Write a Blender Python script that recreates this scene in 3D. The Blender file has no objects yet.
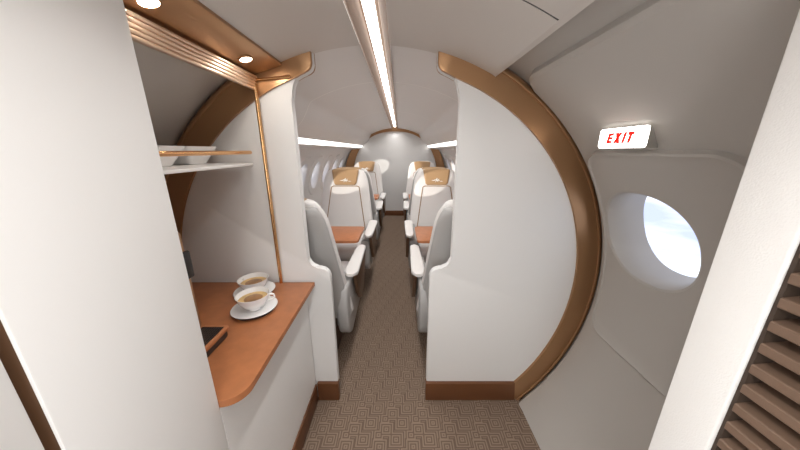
import bpy, bmesh, math
from math import sin, cos, pi, radians, sqrt, atan2
from mathutils import Vector, Matrix

C = bpy.context.scene.collection
CZ = 0.81            # height of the fuselage axis above the floor
R_OUT = 1.20         # radius of the cabin lining
Y0, YP, YE = -0.95, 1.32, 6.18   # rear of the entry area, partition, far bulkhead

# ------------------------------------------------------------------ materials
MATS = {}
def mat(name, col, rough=0.5, metal=0.0, emit=None, estr=0.0, bump=None, spec=0.5, trans=0.0, vary=0.0, coat=0.0):
    m = bpy.data.materials.new(name); m.use_nodes = True
    nt = m.node_tree; b = nt.nodes['Principled BSDF']
    b.inputs['Base Color'].default_value = (*col, 1)
    b.inputs['Roughness'].default_value = rough
    b.inputs['Metallic'].default_value = metal
    b.inputs['Specular IOR Level'].default_value = spec
    b.inputs['Transmission Weight'].default_value = trans
    b.inputs['Coat Weight'].default_value = coat
    if emit:
        b.inputs['Emission Color'].default_value = (*emit, 1)
        b.inputs['Emission Strength'].default_value = estr
    tc = nt.nodes.new('ShaderNodeTexCoord')
    if vary:
        n = nt.nodes.new('ShaderNodeTexNoise'); n.inputs['Scale'].default_value = 22; n.inputs['Detail'].default_value = 5
        nt.links.new(tc.outputs['Object'], n.inputs['Vector'])
        r = nt.nodes.new('ShaderNodeMapRange'); r.inputs['To Min'].default_value = 1 - vary; r.inputs['To Max'].default_value = 1 + vary
        r.inputs['From Min'].default_value = .3; r.inputs['From Max'].default_value = .7
        nt.links.new(n.outputs['Fac'], r.inputs['Value'])
        mx = nt.nodes.new('ShaderNodeVectorMath'); mx.operation = 'SCALE'
        mx.inputs[0].default_value = col
        nt.links.new(r.outputs['Result'], mx.inputs['Scale'])
        nt.links.new(mx.outputs['Vector'], b.inputs['Base Color'])
    if bump:
        kind, scale, strength, dist = bump
        if kind == 'voronoi':
            t = nt.nodes.new('ShaderNodeTexVoronoi'); t.feature = 'SMOOTH_F1'; out = 'Distance'
        else:
            t = nt.nodes.new('ShaderNodeTexNoise'); t.inputs['Detail'].default_value = 4; out = 'Fac'
        t.inputs['Scale'].default_value = scale
        nt.links.new(tc.outputs['Object'], t.inputs['Vector'])
        bp = nt.nodes.new('ShaderNodeBump'); bp.inputs['Strength'].default_value = strength; bp.inputs['Distance'].default_value = dist
        nt.links.new(t.outputs[out], bp.inputs['Height'])
        nt.links.new(bp.outputs['Normal'], b.inputs['Normal'])
    MATS[name] = m
    return m

WHITE = mat('white_laminate', (.84, .83, .815), .42, bump=('noise', 260, .06, .001))
PARTW = mat('partition_laminate', (.77, .765, .755), .38)
LINING = mat('lining', (.62, .59, .56), .45)
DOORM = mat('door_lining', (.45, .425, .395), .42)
CEIL = mat('ceiling_panel', (.64, .605, .57), .5)
CABW = mat('cabin_lining', (.78, .765, .75), .45)
LEATHER = mat('embossed_leather', (.84, .83, .81), .5, bump=('voronoi', 420, .35, .0010))
BRONZE = mat('satin_bronze', (.42, .24, .122), .33, .75)
BRONZE2 = mat('bronze_soffit', (.42, .235, .115), .30, .8)
DBROWN = mat('brown_kick_plate', (.17, .068, .028), .4, .25)
DBRONZE = mat('brown_gap', (.11, .05, .02), .4, .3)
BRASS = mat('brass', (.80, .46, .22), .22, 1.0)
SLATM = mat('copper_slats', (.86, .66, .50), .28, .85)
COUNTER = mat('copper_worktop', (.41, .155, .062), .42, .0, vary=.10, bump=('noise', 90, .08, .001))
TABLEM = mat('copper_table', (.42, .15, .055), .4, 0, vary=.10)
SEATW = mat('seat_leather', (.74, .72, .70), .5, bump=('noise', 180, .08, .001))
SEATB = mat('seat_shell', (.42, .41, .40), .4)
GOLD = mat('tan_headrest', (.43, .27, .135), .55)
PIPE = mat('tan_piping', (.30, .17, .07), .5)
LOGO = mat('white_thread', (.85, .83, .78), .5)
SBRONZE = mat('seat_bronze', (.19, .115, .072), .35, .5)
SDARK = mat('seat_base', (.10, .06, .04), .5, .2)
PORC = mat('porcelain', (.86, .86, .86), .15, coat=.5)
GLAZE = mat('saucer_foot', (.03, .02, .02), .5)
COFFEE = mat('coffee', (.30, .15, .055), .3, vary=.5)
CREMA = mat('crema', (.62, .42, .18), .4, vary=.25)
BLACKM = mat('black_plastic', (.02, .018, .018), .35)
RIBM = mat('brown_ribs', (.17, .108, .074), .5, bump=('noise', 200, .05, .001))
RIBD = mat('rib_backing', (.05, .032, .022), .6)
SEAM = mat('seam', (.05, .045, .045), .6)
SEAMHI = mat('seam_highlight', (.92, .90, .87), .3)  # pale colour stands in for the highlight along the ceiling seams
LED = mat('led_diffuser', (.9, .9, .9), .5, emit=(1, .965, .92), estr=4.5)
COVE = mat('cove_diffuser', (.9, .9, .9), .5, emit=(1, .97, .93), estr=3.6)
SPOT = mat('downlight_lens', (.9, .9, .9), .5, emit=(1, .93, .84), estr=30)
SIGN = mat('sign_face', (.9, .9, .88), .5, emit=(1, .94, .88), estr=6)
SIGNLAMP = mat('sign_lamp', (.9, .9, .88), .5, emit=(1, .93, .86), estr=14)
RED = mat('sign_letters', (.75, .02, .01), .5, emit=(1, .03, .015), estr=.55)
SIGNB = mat('sign_body', (.55, .52, .48), .4)

def glass_mat():
    m = bpy.data.materials.new('window_glass'); m.use_nodes = True
    nt = m.node_tree; nt.nodes.clear()
    o = nt.nodes.new('ShaderNodeOutputMaterial'); mx = nt.nodes.new('ShaderNodeMixShader')
    t = nt.nodes.new('ShaderNodeBsdfTransparent'); g = nt.nodes.new('ShaderNodeBsdfGlossy')
    t.inputs['Color'].default_value = (.96, .97, 1, 1); g.inputs['Roughness'].default_value = .03
    mx.inputs['Fac'].default_value = .04
    nt.links.new(t.outputs[0], mx.inputs[1]); nt.links.new(g.outputs[0], mx.inputs[2]); nt.links.new(mx.outputs[0], o.inputs[0])
    return m
GLASS = glass_mat()

def carpet_mat():
    m = bpy.data.materials.new('carpet'); m.use_nodes = True
    nt = m.node_tree; b = nt.nodes['Principled BSDF']; L = nt.links
    b.inputs['Roughness'].default_value = .95; b.inputs['Specular IOR Level'].default_value = .1
    tc = nt.nodes.new('ShaderNodeTexCoord'); sp = nt.nodes.new('ShaderNodeSeparateXYZ')
    L.new(tc.outputs['Object'], sp.inputs[0])
    def M(op, a, c=None):
        n = nt.nodes.new('ShaderNodeMath'); n.operation = op
        for i, v in enumerate((a, c)):
            if v is None: continue
            if isinstance(v, (int, float)): n.inputs[i].default_value = v
            else: L.new(v, n.inputs[i])
        return n.outputs[0]
    X, Y = sp.outputs['X'], sp.outputs['Y']
    PX, PY, SH = .178, .091, .032
    def motif(x0, y0, size=None):
        yy = M('DIVIDE', M('SUBTRACT', Y, y0), PY)
        j = M('ROUND', yy)
        dy = M('MULTIPLY', M('SUBTRACT', yy, j), PY)
        xs = M('SUBTRACT', M('SUBTRACT', X, x0), M('MULTIPLY', j, SH))
        xx = M('DIVIDE', xs, PX)
        dx = M('MULTIPLY', M('SUBTRACT', xx, M('ROUND', xx)), PX)
        return M('MAXIMUM', M('ABSOLUTE', dx), M('ABSOLUTE', dy))
    dA = motif(-.235, 1.157); dB = motif(-.144, 1.121); dS = motif(-.185, 1.09)
    d = M('MINIMUM', dA, dB)
    d = M('MINIMUM', d, M('ADD', dS, .013))
    w = M('COSINE', M('MULTIPLY', d, 2 * pi / .0135))
    w = M('ADD', M('MULTIPLY', w, 1.6), .5)
    cl = nt.nodes.new('ShaderNodeClamp'); L.new(w, cl.inputs[0])
    nz = nt.nodes.new('ShaderNodeTexNoise'); nz.inputs['Scale'].default_value = 500; L.new(tc.outputs['Object'], nz.inputs['Vector'])
    mx = nt.nodes.new('ShaderNodeMix'); mx.data_type = 'RGBA'
    mx.inputs[6].default_value = (.27, .20, .15, 1); mx.inputs[7].default_value = (.155, .108, .08, 1)
    L.new(cl.outputs[0], mx.inputs[0]); L.new(mx.outputs[2], b.inputs['Base Color'])
    bp = nt.nodes.new('ShaderNodeBump'); bp.inputs['Strength'].default_value = .3; bp.inputs['Distance'].default_value = .002
    L.new(nz.outputs['Fac'], bp.inputs['Height']); L.new(bp.outputs[0], b.inputs['Normal'])
    return m
CARPET = carpet_mat()

# ------------------------------------------------------------------ object helpers
def put(name, bm, m, parent=None, smooth=True, kind=None, angle=35):
    bmesh.ops.remove_doubles(bm, verts=bm.verts, dist=1e-6)
    bmesh.ops.recalc_face_normals(bm, faces=bm.faces)
    me = bpy.data.meshes.new(name); bm.to_mesh(me); bm.free()
    if smooth:
        for p in me.polygons: p.use_smooth = True
        me.set_sharp_from_angle(angle=radians(angle))
    me.materials.append(m)
    o = bpy.data.objects.new(name, me); C.objects.link(o)
    if parent: o.parent = parent
    if kind: o['kind'] = kind
    return o

def thing(name, label, cat, loc=(0, 0, 0), rz=0, group=None):
    o = bpy.data.objects.new(name, None); C.objects.link(o)
    o.location = loc; o.rotation_euler = (0, 0, rz); o.empty_display_size = .1
    o['label'] = label; o['category'] = cat
    if group: o['group'] = group
    return o
def tag(o, label, cat, group=None):
    o['label'] = label; o['category'] = cat
    if group: o['group'] = group
    return o

def copy_tree(o, parent=None):
    c = o.copy(); C.objects.link(c)
    if parent: c.parent = parent
    for ch in [k for k in C.objects if k.parent == o]:
        copy_tree(ch, c)
    return c

def box(bm, x0, x1, y0, y1, z0, z1, bev=0.0, seg=2):
    vs = [bm.verts.new(p) for p in [(x0,y0,z0),(x1,y0,z0),(x1,y1,z0),(x0,y1,z0),(x0,y0,z1),(x1,y0,z1),(x1,y1,z1),(x0,y1,z1)]]
    fs = [bm.faces.new([vs[i] for i in f]) for f in [(3,2,1,0),(4,5,6,7),(0,1,5,4),(1,2,6,5),(2,3,7,6),(3,0,4,7)]]
    if bev:
        es = list({e for f in fs for e in f.edges})
        bmesh.ops.bevel(bm, geom=es, offset=bev, segments=seg, profile=.5, affect='EDGES')
    return bm
def B(*a, **k): return box(bmesh.new(), *a, **k)

def prism(poly, a0, a1, axis='y', bev=0.0, seg=2, bm=None, cap=True):
    """closed 2-D outline pushed along an axis: 'y' outline is (x,z); 'z' outline is (x,y); 'x' outline is (y,z)"""
    bm = bm or bmesh.new()
    P = {'y': lambda p, a: (p[0], a, p[1]), 'z': lambda p, a: (p[0], p[1], a), 'x': lambda p, a: (a, p[0], p[1])}[axis]
    v0 = [bm.verts.new(P(p, a0)) for p in poly]; v1 = [bm.verts.new(P(p, a1)) for p in poly]
    n = len(poly); fs = []
    if cap: fs = [bm.faces.new(v0[::-1]), bm.faces.new(v1)]
    for i in range(n): bm.faces.new((v0[i], v0[(i+1) % n], v1[(i+1) % n], v1[i]))
    if bev:
        bmesh.ops.bevel(bm, geom=list({e for f in fs for e in f.edges}), offset=bev, segments=seg, profile=.5, affect='EDGES')
    return bm

def sheet(rows, bm=None, close=False):
    """grid of points -> faces"""
    bm = bm or bmesh.new()
    V = [[bm.verts.new(p) for p in r] for r in rows]
    n = len(V[0])
    for a, b in zip(V, V[1:]):
        for i in range(n if close else n-1):
            j = (i+1) % n
            try: bm.faces.new((a[i], a[j], b[j], b[i]))
            except ValueError: pass
    return bm

def extr(profile, y0, y1, n=1):
    """open (x,z) profile pushed along y"""
    return sheet([[(x, y0 + (y1-y0)*k/n, z) for x, z in profile] for k in range(n+1)])

def tube(pts, r, bm=None, seg=8, closed=False):
    bm = bm or bmesh.new(); rows = []; n = len(pts); pts = [Vector(p) for p in pts]
    up = None
    for i, p in enumerate(pts):
        a = pts[(i-1) % n] if (i or closed) else p; b = pts[(i+1) % n] if (i < n-1 or closed) else p
        t = (b-a).normalized()
        if up is None: up = t.orthogonal().normalized()
        up = (up - t*up.dot(t)).normalized(); w = t.cross(up)
        rows.append([p + (up*cos(2*pi*k/seg) + w*sin(2*pi*k/seg))*r for k in range(seg)])
    V = [[bm.verts.new(q) for q in row] for row in rows]
    m = n if closed else n-1
    for i in range(m):
        a, b = V[i], V[(i+1) % n]
        for k in range(seg): bm.faces.new((a[k], a[(k+1) % seg], b[(k+1) % seg], b[k]))
    if not closed: bm.faces.new(V[0][::-1]); bm.faces.new(V[-1])
    return bm

def lathe(prof, c=(0,0,0), seg=40, bm=None):
    bm = bm or bmesh.new()
    V = []
    for r, z in prof:
        if r < 1e-6: V.append([bm.verts.new((c[0], c[1], c[2]+z))])
        else: V.append([bm.verts.new((c[0]+r*cos(2*pi*k/seg), c[1]+r*sin(2*pi*k/seg), c[2]+z)) for k in range(seg)])
    for a, b in zip(V, V[1:]):
        for k in range(seg):
            j = (k+1) % seg
            if len(a) == 1 and len(b) == 1: continue
            if len(a) == 1: bm.faces.new((a[0], b[k], b[j]))
            elif len(b) == 1: bm.faces.new((a[k], b[0], a[j]))
            else: bm.faces.new((a[k], a[j], b[j], b[k]))
    return bm

def arc(cx, cy, r, a0, a1, n=8):
    return [(cx + r*cos(radians(a0+(a1-a0)*i/n)), cy + r*sin(radians(a0+(a1-a0)*i/n))) for i in range(n+1)]
def circ(R, z):  # half width of the fuselage circle at a height
    return sqrt(max(0, R*R - (z-CZ)**2))
def mirror(poly): return [(-x, z) for x, z in poly][::-1]
def roundrect(x0, x1, y0, y1, r, n=6):
    return arc(x1-r, y1-r, r, 0, 90, n) + arc(x0+r, y1-r, r, 90, 180, n) + arc(x0+r, y0+r, r, 180, 270, n) + arc(x1-r, y0+r, r, 270, 360, n)

def area(name, loc, rot, sx, sy, power, col=(1, .95, .9)):
    l = bpy.data.lights.new(name, 'AREA'); l.shape = 'RECTANGLE'; l.size = sx; l.size_y = sy; l.energy = power; l.color = col
    o = bpy.data.objects.new(name, l); C.objects.link(o); o.location = loc; o.rotation_euler = rot; return o

# ------------------------------------------------------------------ floor and shell
put('floor', B(-.95, .95, Y0-.05, YE+.1, -.03, 0), CARPET, kind='structure')

def cyl(side, s0, s1, y0, y1, R=R_OUT, n=24):
    rows = []
    for k in range(n+1):
        a = (s0 + (s1-s0)*k/n)
        rows.append([(side*R*cos(a), y, CZ + R*sin(a)) for y in (y0, y1)])
    return sheet(rows)
A_FLOOR = -radians(43.0)

def cmap(side, y, s, d):     # y along the cabin, s = arc length up the lining, d = outward offset
    a = s / R_OUT; R = R_OUT + d
    return (side*R*cos(a), y, CZ + R*sin(a))

def contour_ray(kind, prm, c, n):
    """points of an outline met by n rays from c"""
    out = []
    if kind == 'ell':
        cy, cs, a, b, p = prm
        for k in range(n):
            t = 2*pi*k/n; ct, st = cos(t), sin(t)
            out.append((cy + a*math.copysign(abs(ct)**(2/p), ct), cs + b*math.copysign(abs(st)**(2/p), st)))
        return out
    y0, y1, s0, s1, r = prm
    m = ((y0+y1)/2, (s0+s1)/2)
    if r < 1e-4:
        poly = [(y1, s1), (y0, s1), (y0, s0), (y1, s0)]
    else: poly = roundrect(y0, y1, s0, s1, r, 10)
    # directions: aim at the ellipse-like parameter so that grids stay even
    for k in range(n):
        t = 2*pi*k/n; d = (cos(t)*(y1-y0), sin(t)*(s1-s0))
        best = None
        for i in range(len(poly)):
            p, q = poly[i], poly[(i+1) % len(poly)]
            ex, ey = q[0]-p[0], q[1]-p[1]; den = d[0]*ey - d[1]*ex
            if abs(den) < 1e-12: continue
            u = ((p[0]-c[0])*ey - (p[1]-c[1])*ex)/den
            w = ((p[0]-c[0])*d[1] - (p[1]-c[1])*d[0])/den
            if u > 0 and -1e-6 <= w <= 1+1e-6 and (best is None or u < best): best = u
        out.append((c[0]+d[0]*best, c[1]+d[1]*best))
    if r < 1e-4:   # snap the nearest sample to each corner
        for q in poly:
            i = min(range(n), key=lambda k: (out[k][0]-q[0])**2 + (out[k][1]-q[1])**2); out[i] = q
    return out

def ring_mesh(side, rings, c, n=64):
    """rings: list of (kind, prm, d); consecutive outlines are bridged on the lining"""
    rows = []; last = None
    for kind, prm, d in rings:
        cur = [(y, s, d) for y, s in contour_ray(kind, prm, c, n)]
        if last:
            far = max(math.hypot(a[0]-b[0], a[1]-b[1]) for a, b in zip(last, cur))
            k = max(1, int(far/.05))
            for j in range(1, k):
                rows.append([cmap(side, *[p+(q-p)*j/k for p, q in zip(a, b)]) for a, b in zip(last, cur)])
        rows.append([cmap(side, *a) for a in cur]); last = cur
    return sheet(rows, close=True)

# ---- cabin side walls with their windows
S_W = R_OUT*radians(16.6)       # centre of the windows, as arc length
WY = [1.71 + .57*i for i in range(8)]
S0, S1 = R_OUT*A_FLOOR, R_OUT*radians(38.5)
win_n = 0
for side, nm in ((-1, 'left'), (1, 'right')):
    bm = bmesh.new()
    def add(src):
        me = bpy.data.meshes.new('t'); src.to_mesh(me); src.free(); bm.from_mesh(me); bpy.data.meshes.remove(me)
    edges = [YP+.03] + [(WY[i]+WY[i+1])/2 for i in range(7)] + [6.0]
    for i, yc in enumerate(WY):
        ya, yb = edges[i], edges[i+1]
        cc = (yc, S_W)
        add(ring_mesh(side, [
            ('rect', (ya, yb, S_W-.36, S_W+.36, 0), 0),
            ('ell', (yc, S_W, .262, .300, 2.6), 0),
            ('ell', (yc, S_W, .250, .286, 2.6), -.012),
            ('ell', (yc, S_W, .170, .205, 2.2), -.012),
            ('ell', (yc, S_W, .158, .193, 2.2), -.004),
            ('ell', (yc, S_W, .140, .175, 2.2), .03),
            ('ell', (yc, S_W, .128, .163, 2.2), .07)], cc))
    add(cyl(side, A_FLOOR, (S_W-.36)/R_OUT, YP+.03, 6.0, n=10))
    add(cyl(side, (S_W+.36)/R_OUT, radians(90), YP+.03, YE, n=14))
    add(cyl(side, A_FLOOR, radians(90), 6.0, YE, n=30))
    put('wall_'+nm, bm, CABW, kind='structure', angle=28)
    for yc in WY:
        win_n += 1
        bmw = bmesh.new()
        vs = [bmw.verts.new(cmap(side, y, s, .068)) for y, s in contour_ray('ell', (yc, S_W, .131, .166, 2.2), None, 48)]
        bmw.faces.new(vs)
        put('window_%d' % win_n, bmw, GLASS, kind='structure')

# ---- entry area, left and right lining
put('wall_entry_left', cyl(-1, A_FLOOR, radians(90), Y0, YP+.03, n=40), LINING, kind='structure')
DY, DS = 1.03, R_OUT*radians(17.2)
NN = 160
SB = R_OUT*radians(-50)
# right lining around the door: shell, then raised door surround, then the door with its window
bm = bmesh.new()
def add(src):
    me = bpy.data.meshes.new('t'); src.to_mesh(me); src.free(); bm.from_mesh(me); bpy.data.meshes.remove(me)
S57 = R_OUT*radians(57.0)
add(ring_mesh(1, [
    ('rect', (Y0, YP+.03, SB, R_OUT*radians(64), 0), 0),
    ('rect', (Y0+.01, 1.297, SB+.001, S57, .09), 0),
    ('rect', (Y0+.012, 1.295, SB+.002, S57-.004, .09), -.022),
    ('rect', (Y0+.014, 1.283, SB+.003, S57-.020, .08), -.032),
    ('rect', (.640, 1.250, -.240, R_OUT*radians(36.2), .10), -.030)], (DY-.1, DS), NN))
add(cyl(1, radians(64), radians(90), Y0, YP+.03, n=10))
put('wall_entry_right', bm, DOORM, kind='structure', angle=25)
bm = bmesh.new()
add(ring_mesh(1, [
    ('rect', (.640, 1.250, -.240, R_OUT*radians(36.2), .10), -.028),
    ('rect', (.642, 1.248, -.238, R_OUT*radians(36.2)-.002, .10), -.046),
    ('rect', (.648, 1.242, -.232, R_OUT*radians(36.2)-.008, .095), -.052),
    ('rect', (.668, 1.236, -.212, R_OUT*radians(36.2)-.032, .085), -.046),
    ('ell', (DY-.008, DS, .212, .214, 2.25), -.045),
    ('ell', (DY-.008, DS, .203, .205, 2.25), -.040),
    ('ell', (DY-.01, DS, .192, .195, 2.2), -.018),
    ('ell', (DY-.01, DS, .180, .188, 2.2), .03),
    ('ell', (DY-.01, DS, .165, .178, 2.2), .09)], (DY-.1, DS), NN))
put('door_1', bm, DOORM, kind='structure', angle=25)
bmw = bmesh.new()
vs = [bmw.verts.new(cmap(1, y, s, .088)) for y, s in contour_ray('ell', (DY-.01, DS, .168, .181, 2.2), None, 64)]
bmw.faces.new(vs)
put('window_17', bmw, GLASS, kind='structure')

# front (behind the camera) and far end
def disc(y, R=1.21): 
    bm = bmesh.new(); bm.faces.new([bm.verts.new((R*cos(2*pi*k/64), y, CZ+R*sin(2*pi*k/64))) for k in range(64)]); return bm
put('wall_front', prism([(R_OUT*1.01*cos(2*pi*k/64), CZ+R_OUT*1.01*sin(2*pi*k/64)) for k in range(64)], Y0-.04, Y0), WHITE, kind='structure')
put('wall_back', prism([(R_OUT*1.01*cos(2*pi*k/64), CZ+R_OUT*1.01*sin(2*pi*k/64)) for k in range(64)], YE, YE+.04), PARTW, kind='structure')
def sup(rx, rz, p, n=72):
    out = []
    for k in range(n+1):
        t = -radians(46) + (pi+2*radians(46))*k/n
        c, s = cos(t), sin(t)
        out.append((rx*math.copysign(abs(c)**(2/p), c), CZ + rz*math.copysign(abs(s)**(2/p), s)))
    return [q for q in out if q[1] > 0.0]
inner, outer = sup(.955, 1.085, 2.4), sup(1.15, 1.192, 2.15)
t = thing('bronze_arch', 'bronze arch framing the far white bulkhead at the aisle end', 'arch trim', (0, 0, 0))
n_ = min(len(inner), len(outer))
def resample(P, n):
    L = [0]
    for a, b in zip(P, P[1:]): L.append(L[-1] + math.hypot(b[0]-a[0], b[1]-a[1]))
    out = []; j = 0
    for k in range(n):
        s = L[-1]*k/(n-1)
        while j < len(L)-2 and L[j+1] < s: j += 1
        u = (s-L[j])/(L[j+1]-L[j]); out.append((P[j][0]+(P[j+1][0]-P[j][0])*u, P[j][1]+(P[j+1][1]-P[j][1])*u))
    return out
inner, outer = resample(inner, 72), resample(outer, 72)
mid = [((a[0]+b[0])/2, (a[1]+b[1])/2) for a, b in zip(inner, outer)]
put('arch_band', sheet([[(x, YE-.001, z) for x, z in inner], [(x, YE-.03, z) for x, z in inner], [(x, YE-.05, z) for x, z in mid], [(x, YE-.06, z) for x, z in outer]]), BRONZE, t)
put('baseboard_back', B(-.93, .93, YE-.015, YE-.0005, 0, .12, bev=.003), DBROWN, kind='structure')

# ------------------------------------------------------------------ ceilings
def czarc(R, x0, x1, n):
    return [(x0+(x1-x0)*k/n, CZ+sqrt(R*R-(x0+(x1-x0)*k/n)**2)) for k in range(n+1)]
RC = 1.135
HX = .066
def ceil_panel(name, x0, x1, y0, y1, R=RC, th=.03, m=CEIL):
    low = czarc(R, x0, x1, 16); up = [(x, z+th) for x, z in low[::-1]]
    return put(name, prism(low+up, y0, y1, bev=.003), m, kind='structure')
ceil_panel('ceiling', HX, .53, Y0, .7960)
ceil_panel('ceiling', HX, .53, .8035, YP+.02)
ceil_panel('ceiling', -.41, -HX, Y0, .798)
ceil_panel('ceiling', -.41, -HX, .802, YP+.02)
put('trim_1', prism(czarc(RC+.0015, .10, .528, 12)+[(x, z+.012) for x, z in czarc(RC+.0015, .10, .528, 12)[::-1]], .792, .808), SEAM, kind='structure')
# deep edge of the entry ceiling panel on the door side, and the roof above it
put('trim_2', prism([(.517, CZ+RC*cos(math.asin(.517/RC))), (.531, CZ+RC*cos(math.asin(.531/RC))-.002), (.545, 1.93), (.53, 1.93)], Y0, YP+.0, bev=.002), CEIL, kind='structure')

# cabin ceiling with the swelling shoulders over the seats
RK = 1.150
def cab_profile(s):
    p = czarc(RK, HX, .50, 14)
    p += [(.518, 1.836), (.530, 1.822), (.545, 1.795), (.562, 1.760), (.580, 1.728), (.594, 1.708), (.610, 1.690), (.638, 1.666), (.680, 1.634), (.722, 1.600)]
    return [(s*x, z) for x, z in p]
SEAMY = [YP+.05, 2.05, 3.5, 4.9]
for s, nm in ((-1, 'left'), (1, 'right')):
    edges = [YP+.02] + SEAMY[1:] + [YE]
    for a, b in zip(edges, edges[1:]):
        put('ceiling_cabin_'+nm, extr(cab_profile(s), a+.0015, b-.0015, 1), CABW, kind='structure', angle=40)
    # seams between the panels, their highlight put in as thin pale strips
    for q in SEAMY[1:3]:
        put('trim_3', sheet([[(x, q-.005, z-.003) for x, z in cab_profile(s)], [(x, q+.005, z-.003) for x, z in cab_profile(s)]]), SEAMHI, kind='structure')
    put('trim_4', extr([(s*.757, 1.553), (s*.765, 1.541), (s*.80, 1.532), (s*.93, 1.517), (s*.998, 1.51)], YP+.04, YE), CABW, kind='structure')
    t = thing('cove_light', 'long white cove light strip above the %s' % ('cabin windows on the galley side' if s < 0 else 'cabin windows on the exit door side'), 'light strip', (s*.73, 3.7, 1.588))
    o = put('diffuser', extr([(s*-.008, .013), (s*.004, -.004), (s*.014, -.020), (s*.026, -.034)], -2.33, 2.47), COVE, t)

# central light strip
t = thing('ceiling_light_strip', 'long recessed white light strip in a bronze channel down the ceiling', 'light strip', (0, 0, 1.95))
CHAN = mat('channel_bronze', (.21, .14, .10), .6)
put('channel', extr([(-HX, -.004), (-HX+.002, .004), (-.036, .040), (-.032, .048), (.032, .048), (.036, .040), (HX-.002, .004), (HX, -.004)], Y0, YE), CHAN, t, angle=20)
put('diffuser', prism([(-.021, .034), (.021, .034), (.021, .047), (-.021, .047)], Y0+.01, YE-.01), LED, t)

# ------------------------------------------------------------------ partitions between entry and cabin
RI = 1.06
def partition_poly(s):
    P = [(.272, 0)]
    P += [(.272, .78)]
    P += arc(.272+.05, .835, .05, 180, 90, 6)          # shoulder
    P += arc(.335, .935, .05, -90, 0, 6)               # hollow
    P += [(.385, 1.72), (.383, 1.76), (.374, 1.79), (.355, 1.812)]
    P += [(.34, CZ+sqrt((RI+.02)**2-.34**2))]
    a0 = math.degrees(math.acos(.36/(RI+.02)))
    a1 = math.degrees(math.asin(-CZ/(RI+.02)))
    P += arc(0, CZ, RI+.02, a0-2, a1, 48)
    return P if s > 0 else mirror(P)
def ring_poly(s, ro=1.170):
    a0 = math.degrees(math.acos(.276/ro)); a1 = math.degrees(math.asin(-CZ/ro))
    P = arc(0, CZ, ro, a1, a0, 60)
    zi = CZ+sqrt(RI*RI-.34**2)
    P += [(.276, 1.87), (.278, 1.858), (.284, 1.846), (.296, 1.836), (.312, 1.829), (.33, 1.822), (.350, CZ+sqrt(RI*RI-.350**2)+.001)]
    b0 = math.degrees(math.acos(.365/RI)); b1 = math.degrees(math.asin(-CZ/RI))
    P += arc(0, CZ, RI, b0, b1, 60)
    return P if s > 0 else mirror(P)
for s in (-1, 1):
    where = 'galley side' if s < 0 else 'exit door side'
    t = thing('partition', 'white cabin partition with bronze curved edge on the %s of the aisle' % where, 'partition', (s*.6, YP, 0))
    t2 = Matrix.Translation((-s*.6, -YP, 0))
    def pp(name, bm, m, par=t, **k):
        bmesh.ops.transform(bm, matrix=t2, verts=bm.verts); return put(name, bm, m, par, **k)
    pp('panel', prism(partition_poly(s), YP, YP+.04, bev=.006, seg=3), PARTW)
    # curved bronze frame: front face swells slightly towards the entry
    bm = prism(ring_poly(s, 1.150), YP+.0045, YP+.0395, bev=.004, seg=2)
    pp('arch_backing', bm, PARTW)
    bm = prism(ring_poly(s), YP-.014, YP+.004, bev=.004, seg=3)
    def fl(rr, k):
        a, b = math.acos(.55/1.2), -math.asin(CZ/rr)
        q = a + (b-a)*k/50; return s*rr*cos(q), CZ+rr*sin(q)
    sheet([[(fl(rr, k)[0], yy, fl(rr, k)[1]) for k in range(51)] for rr, yy in ((1.160, YP-.013), (1.163, YP-.019), (1.168, YP-.0205), (1.176, YP-.018), (1.186, YP-.008), (1.1985, YP+.012))], bm=bm)
    prism(ring_poly(s, 1.1995), YP+.0405, YP+.0465, bm=bm)
    pp('arch_trim', bm, BRONZE)
    k = [(s*.268, 0), (s*.268, .128), (s*circ(RI, .128), .128), (s*circ(1.155, 0), 0)] if s > 0 else [(-.396, 0), (-.396, .128), (-.268, .128), (-.268, 0)]
    pp('kick_plate', prism(k, YP-.020, YP+.02, bev=.002), DBROWN)

# ------------------------------------------------------------------ entry, left: tall cabinets and galley
def block_poly(xf, ztop, s=-1, R=1.185):
    zt = min(ztop, CZ+sqrt(R*R-xf*xf)-.002)
    P = [(xf, 0), (xf, zt)]
    a0 = math.degrees(math.asin((zt-CZ)/R)); a1 = math.degrees(math.asin(-CZ/R))
    P += arc(0, CZ, R, a0, a1, 24)
    return P if s > 0 else mirror(P)
XF = .405
YG = .590
t = thing('tall_cabinet', 'plain white tall cabinet end panel beside the galley worktop', 'cabinet', (-XF, .43, 0))
def local(bm, t): bmesh.ops.transform(bm, matrix=Matrix.Translation(-t.location), verts=bm.verts); return bm
put('side_panel', local(prism(block_poly(XF, 1.845), .3005, YG, bev=.002), t), WHITE, t)
t = thing('entry_closet', 'white closet front at the left edge, nearest the camera, beyond the brown gap', 'closet', (-XF, -.3, 0))
put('closet_panel', local(prism(block_poly(XF+.001, 1.845), Y0+.02, .2850, bev=.003), t), WHITE, t)
put('gap_strip', local(prism(block_poly(XF+.006, 1.84), .2851, .3004), t), DBRONZE, t)

# lower galley cabinet
t = thing('galley_cabinet', 'white lower galley cabinet under the copper worktop', 'cabinet', (-.7, .95, 0))
P = [(-XF, .0), (-XF, .785)] + [(-circ(1.10, .785), .785)] + [(-circ(1.10, z), z) for z in (.6, .4, .2, 0)]
put('cabinet_body', local(prism(P, YG+.001, YP-.016), t), WHITE, t)
put('kick_plate', local(B(-XF-.02, -XF+.008, YG+.002, YP-.021, 0, .128, bev=.002), t), DBROWN, t)
# worktop
XW = .345
P = [(-1.17, YG+.003), (-1.17, YP-.015), (-XW-.008, YP-.015)] + arc(-XW-.064, YG+.067, .064, 0, -90, 10)
put_w = put('worktop', prism(P, .789, .812, axis='z', bev=.003), COUNTER)
tag(put_w, 'copper brown galley worktop with a rounded corner', 'worktop')

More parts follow.
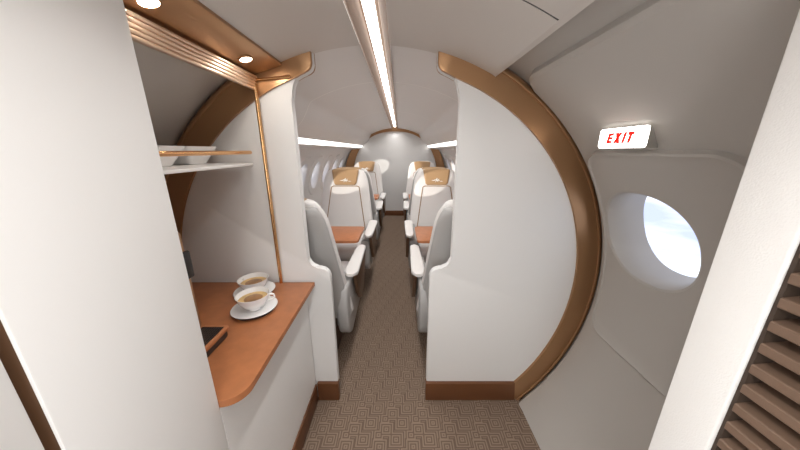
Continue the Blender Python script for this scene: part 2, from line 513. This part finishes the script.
# shelf with its rail
t = thing('galley_shelf', 'thin white galley shelf with a brass rail', 'shelf', (-.8, .95, 1.43))
put('shelf_board', local(B(-1.0, -.592, YG+.003, YP-.016, 1.430, 1.442, bev=.002), t), WHITE, t)
bm = tube([(-.595, YG+.01, 1.490), (-.595, YP-.022, 1.490)], .0085, seg=12)
put('rail', local(bm, t), BRASS, t)
# square bowls on the shelf
def bowl(loc, label):
    t = thing('square_bowl', label, 'bowl', loc, 0, 'white bowls on the galley shelf')
    bm = bmesh.new()
    def sq(h, z, r): return [(x, y, z) for x, y in roundrect(-h, h, -h, h, r, 5)]
    rows = [sq(.042, 0, .012), sq(.047, .004, .012), sq(.082, .070, .014), sq(.082, .073, .014), sq(.078, .073, .013), sq(.045, .010, .012)]
    sheet(rows, bm, close=True)
    for r, f in ((0, 0), (5, 0)):
        bm.verts.ensure_lookup_table()
        n = len(rows[0]); bm.faces.new([bm.verts[r*n+i] for i in range(n)])
    put('bowl_body', bm, PORC, t, angle=50)
bowl((-.785, 1.155, 1.4425), 'white square bowl on the shelf beside the partition')
bowl((-.785, .975, 1.4425), 'white square bowl on the shelf, half hidden by the tall cabinet')

# copper soffit with downlights and rolled tambour shutter
t = thing('galley_soffit', 'bronze soffit over the galley with small round downlights', 'soffit', (-.47, .8, 1.83))
P = [(-.408, 1.872), (-.404, 1.858), (-.412, 1.853), (-.45, 1.842), (-.535, 1.819), (-.60, 1.80), (-.60, 1.815), (-.545, 1.835), (-.45, 1.872)]
put('soffit_panel', local(prism(P, YG+.003, YP-.017, bev=.001), t), BRONZE2, t, angle=20)
put('soffit_lip', local(tube([(-.412, YG+.003, 1.860), (-.412, YP-.018, 1.860)], .006), t), BRONZE2, t)
for y in (1.14, .735):
    ang = atan2(1.842-1.819, .085)
    d = thing('downlight', 'x', 'downlight', (-.47, y, 1.8325)) if False else bpy.data.objects.new('downlight', None)
    if d.name not in C.objects: C.objects.link(d)
    d.parent = t; d.location = Vector((-.475, y, 1.8345)) - t.location; d.rotation_euler = (0, -ang, 0)
    put('lens', lathe([(0, -.0045), (.020, -.0045), (.021, -.002), (.021, .004)], seg=32), SPOT, d)
    sp = area('downlight_lamp', (0, 0, -.006), (0, 0, 0), .036, .036, .45, (1, .93, .84)); sp.data.shape = 'DISK'; sp.parent = d
    put('bezel', lathe([(.021, 0), (.021, -.005), (.026, -.004), (.027, .003)], seg=32), BRONZE2, d)
t = thing('tambour_shutter', 'rolled up ribbed copper shutter above the galley opening', 'shutter', (-.53, .95, 1.78))
bm = bmesh.new()
for i in range(5):
    z = 1.762 + i*.0118; x = -.531 + .002*i
    prism(arc(x, z, .0056, -90, 90, 8) + [(x-.008, z+.006), (x-.008, z-.006)], YG+.004, YP-.018, bm=bm)
put('slats', local(bm, t), SLATM, t, angle=50)
put('guide_rail', local(tube([(-.529, YP-.026, .813), (-.529, YP-.026, 1.800)], .0085, seg=12), t), BRASS, t)
put('end_trim', local(tube([(-.528, YP-.022, 1.798), (-.46, YP-.022, 1.803), (-.372, YP-.022, 1.812)], .0060), t), BRASS, t)

# cups
def ell_saucer(): 
    return lathe([(0, .004), (.035, .004), (.050, .008), (.092, .016), (.094, .018), (.092, .0195), (.052, .012), (.036, .008), (0, .008)])
def cup(loc, rz, label):
    t = thing('coffee_cup', label, 'cup', loc, rz, 'coffee cups on the galley worktop'); t.scale = (1.10, 1.10, 1.22)
    prof = [(0, .0), (.024, .0), (.026, .004), (.032, .010), (.046, .022), (.056, .038), (.062, .056), (.0625, .0575), (.0605, .0575), (.054, .039), (.044, .024), (.030, .012), (0, .010)]
    put('cup_body', lathe(prof), PORC, t)
    bm = tube([(.052, 0, .046), (.066, 0, .048), (.075, 0, .044), (.076, 0, .034), (.068, 0, .026), (.048, 0, .024)], .004)
    put('handle', bm, PORC, t)
    liq = put('coffee', lathe([(0, .0405), (.036, .0405), (.0545, .0405), (.0545, .039)]), CREMA, t)
    put('coffee_centre', lathe([(0, .0412), (.030, .0412), (.034, .0406)]), COFFEE, liq)
def saucer(loc, label):
    t = thing('saucer', label, 'saucer', loc, 0, 'saucers on the galley worktop')
    put('plate', ell_saucer(), PORC, t)
    put('foot_ring', lathe([(.076, .0), (.080, .0), (.084, .010), (.078, .010)]), GLAZE, t)
s1, s2 = (-.538, 1.044, .8125), (-.615, 1.192, .8125)
saucer(s1, 'white saucer under the nearer coffee cup'); saucer(s2, 'white saucer under the farther coffee cup, close to the partition')
cup((s1[0], s1[1], s1[2]+.0085), radians(20), 'white cup of coffee nearer the camera on its saucer')
cup((s2[0], s2[1], s2[2]+.0085), radians(165), 'white cup of coffee behind the other, nearer the partition')

# coffee machine
t = thing('coffee_machine', 'copper and black coffee machine mostly hidden behind the tall cabinet', 'coffee machine', (-.715, .755, .8125))
put('machine_body', B(-.16, .070, -.15, .125, .0, .42, bev=.012, seg=3), BRONZE2, t)
put('front_plate', B(.068, .075, -.12, .085, .06, .38, bev=.003), BLACKM, t)
put('drip_tray', B(.071, .166, -.145, .115, 0, .036, bev=.006), BLACKM, t)
put('tray_rim', prism(roundrect(.0705, .175, -.15, .122, .015), .034, .044, axis='z', bev=.002), COUNTER, t)
bm = B(.080, .160, -.14, .108, .0435, .0450); put('tray_floor', bm, BLACKM, t)
STEEL = mat('tray_steel', (.16, .13, .12), .35, .8)
bm = bmesh.new()
for i in range(9): box(bm, .082+i*.0090, .0845+i*.0090, -.138, .106, .0450, .0466)
for i in range(25): box(bm, .080, .160, -.138+i*.0100, -.1355+i*.0100, .0450, .0466)
put('grille', bm, STEEL, t, smooth=False)
put('spout', B(.070, .086, .080, .122, .25, .35, bev=.006), BLACKM, t)

# ------------------------------------------------------------------ entry, right: leather post, ribbed panel, exit sign
XR = .66
def right_block(xf, y0, y1): return prism(block_poly(xf, 1.92, s=1, R=1.150), y0, y1, bev=.004, seg=3)
t = thing('leather_post', 'tall white embossed leather panel beside the exit door', 'panel', (XR, .39, 0))
put('padded_face', local(right_block(XR, .350, .435), t), LEATHER, t)
t = thing('ribbed_panel', 'brown panel of horizontal ribs at the right edge', 'panel', (XR+.05, -.1, 0))
P = block_poly(XR+.060, 1.90, s=1, R=1.15)
put('backing', local(prism(P, -.60, .349), t), RIBD, t)
put('end_cap', local(prism(block_poly(XR+.006, 1.90, s=1, R=1.15), .3440, .3495), t), RIBD, t)
z = .10; k = 0
while z < 1.65:
    bm = prism([(XR+.061, z-.002), (XR+.005, z+.001), (XR+.003, z+.003), (XR+.003, z+.0165), (XR+.005, z+.018), (XR+.061, z+.024)], -.60, .3435)
    put('rib', local(bm, t), RIBM, t, angle=20)
    z += .0392

t = thing('exit_sign', 'lit white exit sign with red letters above the door window', 'exit sign', (.87, .96, 1.541))
# body reaches back to the wall
P = [(0, -.034), (.0, .034), (.03, .034), (.085, -.034)]
put('sign_body', sheet([[(.002, y*.0995, z_*.033) for y, z_ in ((-1, -1), (1, -1), (1, 1), (-1, 1))],
                       [(.014, y*.090, z_*.033) for y, z_ in ((-1, -1), (1, -1), (1, 1), (-1, 1))],
                       [(.012+.058-.038*z_, y*.055, z_*.034) for y, z_ in ((-1, -1), (1, -1), (1, 1), (-1, 1))]], close=True), SIGNB, t)
face = roundrect(-.102, .102, -.0335, .0335, .010, 5)
put('sign_face', prism([(y + .12*0, z_) for y, z_ in face], -.002, .0015, axis='x', bev=.0005), SIGN, t)
def letters():
    bm = bmesh.new(); h = .036; w = .0245; s = .0112; g = .0070; sk = .20
    def q(pts):  # u grows to the viewer's right (towards -y), v up
        pts2 = [(-(u + sk*v), v) for u, v in pts]
        prism(pts2, -.0035, -.0022, axis='x', bm=bm)
    u = 0
    q([(u,0),(u+s,0),(u+s,h),(u,h)])
    for v0 in (0, h/2-s*.45, h-s*.9): q([(u+s,v0),(u+w,v0),(u+w,v0+s*.9),(u+s,v0+s*.9)])
    u += w+g
    q([(u,0),(u+s*1.15,0),(u+w+.006,h),(u+w+.006-s*1.15,h)]); q([(u+w+.006-s*1.15,0),(u+w+.006,0),(u+s*1.15,h),(u,h)])
    u += w+g+.006
    q([(u,0),(u+s,0),(u+s,h),(u,h)])
    u += s+g-.001
    q([(u,h-s*.9),(u+w,h-s*.9),(u+w,h),(u,h)]); q([(u+w/2-s/2,0),(u+w/2+s/2,0),(u+w/2+s/2,h-s*.9),(u+w/2-s/2,h-s*.9)])
    tot = u+w
    bmesh.ops.transform(bm, matrix=Matrix.Translation((0, tot/2+.008, -h/2)), verts=bm.verts)
    return bm
put('lettering', letters(), RED, t, smooth=False)

# ------------------------------------------------------------------ seats
def seat(label, aisle):
    """built facing -y; aisle = +1 when the aisle is on its +x side"""
    t = thing('cabin_seat', label, 'seat', (0, 0, 0), 0, None)
    # backrest: lofted along its height
    def W(h):  # half width
        base = .360 - .105*h
        if h > .80: base -= .065*((h-.80)/.20)**2.2
        return base
    def ctr(h): return (.235 + .19*h + .02*h*h, .40 + .885*h)
    def sec(h, grow=0, back=0):
        cy, cz = ctr(h); w = W(h)+grow; th = (.068 - .022*h)+grow*.5
        pts = []
        for k in range(32):
            a = 2*pi*k/32; c, s = cos(a), sin(a)
            pts.append((w*math.copysign(abs(c)**.55, c), cy + back + th*math.copysign(abs(s)**.8, s), cz - .18*th*math.copysign(abs(s)**.8, s)))
        return pts
    hs = [0, .1, .2, .3, .4, .5, .6, .7, .78, .84, .89, .93, .96]
    rows = [sec(h) for h in hs]
    cy, cz = ctr(.96)
    for f, dz in ((.93, .012), (.80, .021), (.55, .027), (.2, .030)):
        rows.append([(x*f, cy + dz*.2 + (y-cy)*f, cz+dz + (z_-cz)*f) for x, y, z_ in sec(.96)])
    bm = sheet(rows, close=True)
    bm.verts.ensure_lookup_table(); n = 32; m = len(rows)
    bm.faces.new([bm.verts[i] for i in range(n)]); bm.faces.new([bm.verts[(m-1)*n+i] for i in range(n)])
    back = put('backrest', bm, SEATW, t, angle=60)
    # rear shell a little behind the cushion
    rows = [sec(h, -.006, .045) for h in hs[:-1]]
    rows.append([(x*.9, y, z_+.012) for x, y, z_ in rows[-1]])
    bm = sheet(rows, close=True); bm.verts.ensure_lookup_table(); m = len(rows)
    bm.faces.new([bm.verts[i] for i in range(n)]); bm.faces.new([bm.verts[(m-1)*n+i] for i in range(n)])
    put('back_shell', bm, SEATB, t, angle=60)
    def front(x, h, off=0):
        cy, cz = ctr(h); th = .068-.022*h
        w = W(h); u = min(.999, abs(x)/w)
        c = u**(1/.55); s = sqrt(max(0, 1-c*c))**.8
        return (x, cy - th*s - off, cz + .18*th*s)
    # headrest cover: front flap plus the strip over the top
    rows = []
    for j in range(9):
        h = .775 + (.955-.775)*j/8; hw = .132 + .030*j/8
        if j == 0: hw = .118
        rows.append([front(-hw + 2*hw*i/14, h, .006) for i in range(15)])
    cy, cz = ctr(.96)
    for yy, zz in ((-.042, .026), (-.02, .0365), (.02, .038), (.06, .034), (.095, .01), (.098, -.06)):
        rows.append([(-.162+.324*i/14, cy+yy, cz+zz-.012*abs(-1+2*i/14)**3) for i in range(15)])
    cov = put('headrest_cover', sheet(rows), GOLD, t, angle=60)
    cov.modifiers.new('s', 'SOLIDIFY').thickness = .004
    # emblem: thin stitched burst
    bm = bmesh.new()
    h0 = .835
    def stroke(x0, v0, x1, v1, w):
        a = Vector((x0, v0)); b = Vector((x1, v1)); d = (b-a).normalized(); nn = Vector((-d.y, d.x))*w/2
        ps = [a+nn*.3, a-nn*.3, (a+b)/2-nn, b-nn*.3, b+nn*.3, (a+b)/2+nn]
        vs = [bm.verts.new(front(p.x*1.2, h0+p.y*1.35/.885, .0105)) for p in ps]
        bm.faces.new(vs)
    for q in ((-.052, 0, -.012, .0, .007), (-.030, .002, .0, .010, .006), (-.014, -.016, .008, .022, .010), (-.004, .018, .014, -.014, .009), (.006, -.008, .024, .014, .009), (.018, .004, .032, -.006, .006), (.030, -.006, .062, -.008, .005), (-.008, .0, .022, .002, .008)):
        stroke(*q, ) if len(q) == 5 else None
    put('emblem', bm, LOGO, cov, smooth=False)
    # piping
    pts = []
    for h in [.16+.05*i for i in range(12)]: pts.append(front(-(.262-.125*h), h, .001))
    pts += [front(-.168, .745, .001), front(-.150, .757, .001)] + [front(-.14+.28*i/8, .760, .001) for i in range(9)] + [front(.150, .757, .001), front(.168, .745, .001)]
    for h in [.71-.05*i for i in range(12)]: pts.append(front(.262-.125*h, h, .001))
    put('piping', tube(pts, .0050, seg=6), PIPE, t)
    # cushion
    put('seat_cushion', prism(roundrect(-.40, .27, .40, .52, .045, 6), -.235, .235, axis='x', bev=.03, seg=4), SEATW, t, angle=60)
    put('seat_pan', prism(roundrect(-.37, .30, .26, .41, .05, 6), -.235, .235, axis='x', bev=.01), SDARK, t)
    put('base', B(-.22, .22, -.28, .22, 0, .27, bev=.02), SDARK, t)
    for s in (-1, 1):
        # side shell under the armrest
        P = [(-.30, .60), (-.31, .50)] + arc(-.20, .36, .11, 180, 250, 6) + arc(.20, .34, .14, -80, 0, 6) + [(.36, .62), (.33, .64)]
        sh = put('side_shell', prism(P, s*.262, s*.345, axis='x', bev=.018, seg=3), SEATB, t, angle=60)
        put('trim_strip', prism([(-.30, .54), (-.16, .36), (-.02, .34), (.10, .46), (.17, .645), (-.365, .645)], s*.352, s*.380, axis='x', bev=.004), SBRONZE, t)
        # armrest pad
        bm = bmesh.new()
        rows = []
        for k in range(15):
            u = k/14; y = -.39 + .62*u
            w = .040 + .012*u; e = min(1, .25 + 1.0*sqrt(min(1, u/.10))) * min(1, .35 + .65*sqrt(min(1, (1-u)/.08)))
            w *= e; hh = .019*min(1, .4+.6*e)
            zc = .672
            rows.append([(s*.345 + w*math.copysign(abs(cos(a))**.4, cos(a)), y, zc + hh*math.copysign(abs(sin(a))**.5, sin(a))) for a in [2*pi*i/20 for i in range(20)]])
        sheet(rows, bm, close=True); bm.verts.ensure_lookup_table(); m = len(rows)
        bm.faces.new([bm.verts[i] for i in range(20)]); bm.faces.new([bm.verts[(m-1)*20+i] for i in range(20)])
        put('armrest', bm, SEATW, t, angle=60)
    P = arc(-.26, .20, .05, 180, 250, 5) + [(.30, .12), (.34, .50), (-.31, .50)]
    return t
SX = .555
rows_y = {1: 1.94, 2: 2.90, 3: 4.03, 4: 5.06}
lab = {(1, -1): 'white seat nearest the galley, facing away behind the galley side partition',
       (1, 1): 'white seat facing away just behind the exit side partition',
       (2, -1): 'white seat with tan headrest facing the camera, nearer one on the galley side',
       (2, 1): 'sunlit white seat with tan headrest facing the camera, nearer one on the exit side',
       (3, -1): 'white seat facing away, back to back with the nearer galley side headrest seat',
       (3, 1): 'white seat facing away, back to back with the nearer exit side headrest seat',
       (4, -1): 'farther white seat with tan headrest by the bulkhead, galley side',
       (4, 1): 'farther white seat with tan headrest by the bulkhead, exit side'}
first = None
for (r, s), l in lab.items():
    if first is None: first = o = seat(l, 1)
    else: o = copy_tree(first)
    o['label'] = l; o['group'] = 'white cabin seats with tan headrests'
    o.location = (s*(SX + (.032 if r == 1 else 0)), rows_y[r], 0); o.scale = (1, 1, .965 if r == 1 else 1); o.rotation_euler = (0, 0, pi if r in (1, 3) else 0)

# tables
def table(s, yc, label):
    t = thing('side_table', label, 'table', (s*.70, yc, .712), 0, 'copper brown fold out tables')
    x0, x1 = -s*.435, s*.34
    a, b = min(x0, x1), max(x0, x1)
    P = roundrect(a, b, -.235, .235, .035, 6)
    put('table_top', prism(P, -.012, .012, axis='z', bev=.004), TABLEM, t)
    put('support_arm', B(min(s*.05, s*.42), max(s*.05, s*.42), -.09, -.03, -.045, -.013, bev=.006), SBRONZE, t)
table(-1, 2.475, 'copper brown table before the nearer galley side headrest seat')
table(1, 2.475, 'copper brown table before the sunlit nearer headrest seat')
table(-1, 4.62, 'copper brown table before the farther galley side headrest seat')
table(1, 4.62, 'copper brown table before the farther exit side headrest seat')

# ------------------------------------------------------------------ light
area('entry_fill', (0, -.45, 1.90), (0, 0, 0), .5, .6, 7.5, (1, .99, .98))  # added fill light behind the camera, brightens the entry side panels
area('front_wall_fill', (0, Y0+.02, 1.30), (radians(90), 0, 0), .75, .8, 10, (.98, .99, 1))  # unseen fill added at the front wall, lifts the panels and partitions
for nm, ya, yb, pw in (('entry_strip_lamp', Y0+.02, 1.30, 6), ('cabin_strip_lamp', 1.36, YE-.02, 17)):
    lo = area(nm, (0, (ya+yb)/2, 1.9825), (0, 0, 0), .040, yb-ya, pw, (1, .985, .965)); lo.data.spread = radians(125)
sl = bpy.data.lights.new('sun', 'SUN'); sl.energy = 4; sl.angle = radians(.6); sl.color = (1, .93, .82)
so = bpy.data.objects.new('sun', sl); C.objects.link(so)
so.rotation_euler = Vector((.86, .49, -.025)).to_track_quat('-Z', 'Y').to_euler()

w = bpy.data.worlds.new('world'); bpy.context.scene.world = w; w.use_nodes = True
nt = w.node_tree; bg = nt.nodes['Background']
tc = nt.nodes.new('ShaderNodeTexCoord'); mp = nt.nodes.new('ShaderNodeMapping'); mp.inputs['Scale'].default_value = (1.5, 1.5, 6)
nz = nt.nodes.new('ShaderNodeTexNoise'); nz.inputs['Scale'].default_value = 2.2; nz.inputs['Detail'].default_value = 6
cr = nt.nodes.new('ShaderNodeValToRGB')
cr.color_ramp.elements[0].position = .38; cr.color_ramp.elements[0].color = (.54, .61, .84, 1)
cr.color_ramp.elements[1].position = .60; cr.color_ramp.elements[1].color = (.92, .94, .98, 1)
nt.links.new(tc.outputs['Generated'], mp.inputs[0]); nt.links.new(mp.outputs[0], nz.inputs['Vector'])
nt.links.new(nz.outputs['Fac'], cr.inputs[0]); nt.links.new(cr.outputs[0], bg.inputs[0]); bg.inputs[1].default_value = 1.6

# ------------------------------------------------------------------ camera
cd = bpy.data.cameras.new('camera'); cam = bpy.data.objects.new('camera', cd); C.objects.link(cam)
cd.sensor_width = 36; cd.lens = 36*266/800; cd.clip_start = .02
cam.location = (.11, 0, 1.5); cam.rotation_euler = (radians(90-15.7), 0, 0)
sc = bpy.context.scene; sc.camera = cam
sc.view_settings.view_transform = 'Standard'; sc.view_settings.look = 'None'; sc.view_settings.gamma = 1
sc.view_settings.use_curve_mapping = False; sc.view_settings.exposure = 0
sc.cycles.max_bounces = 12; sc.cycles.diffuse_bounces = 8
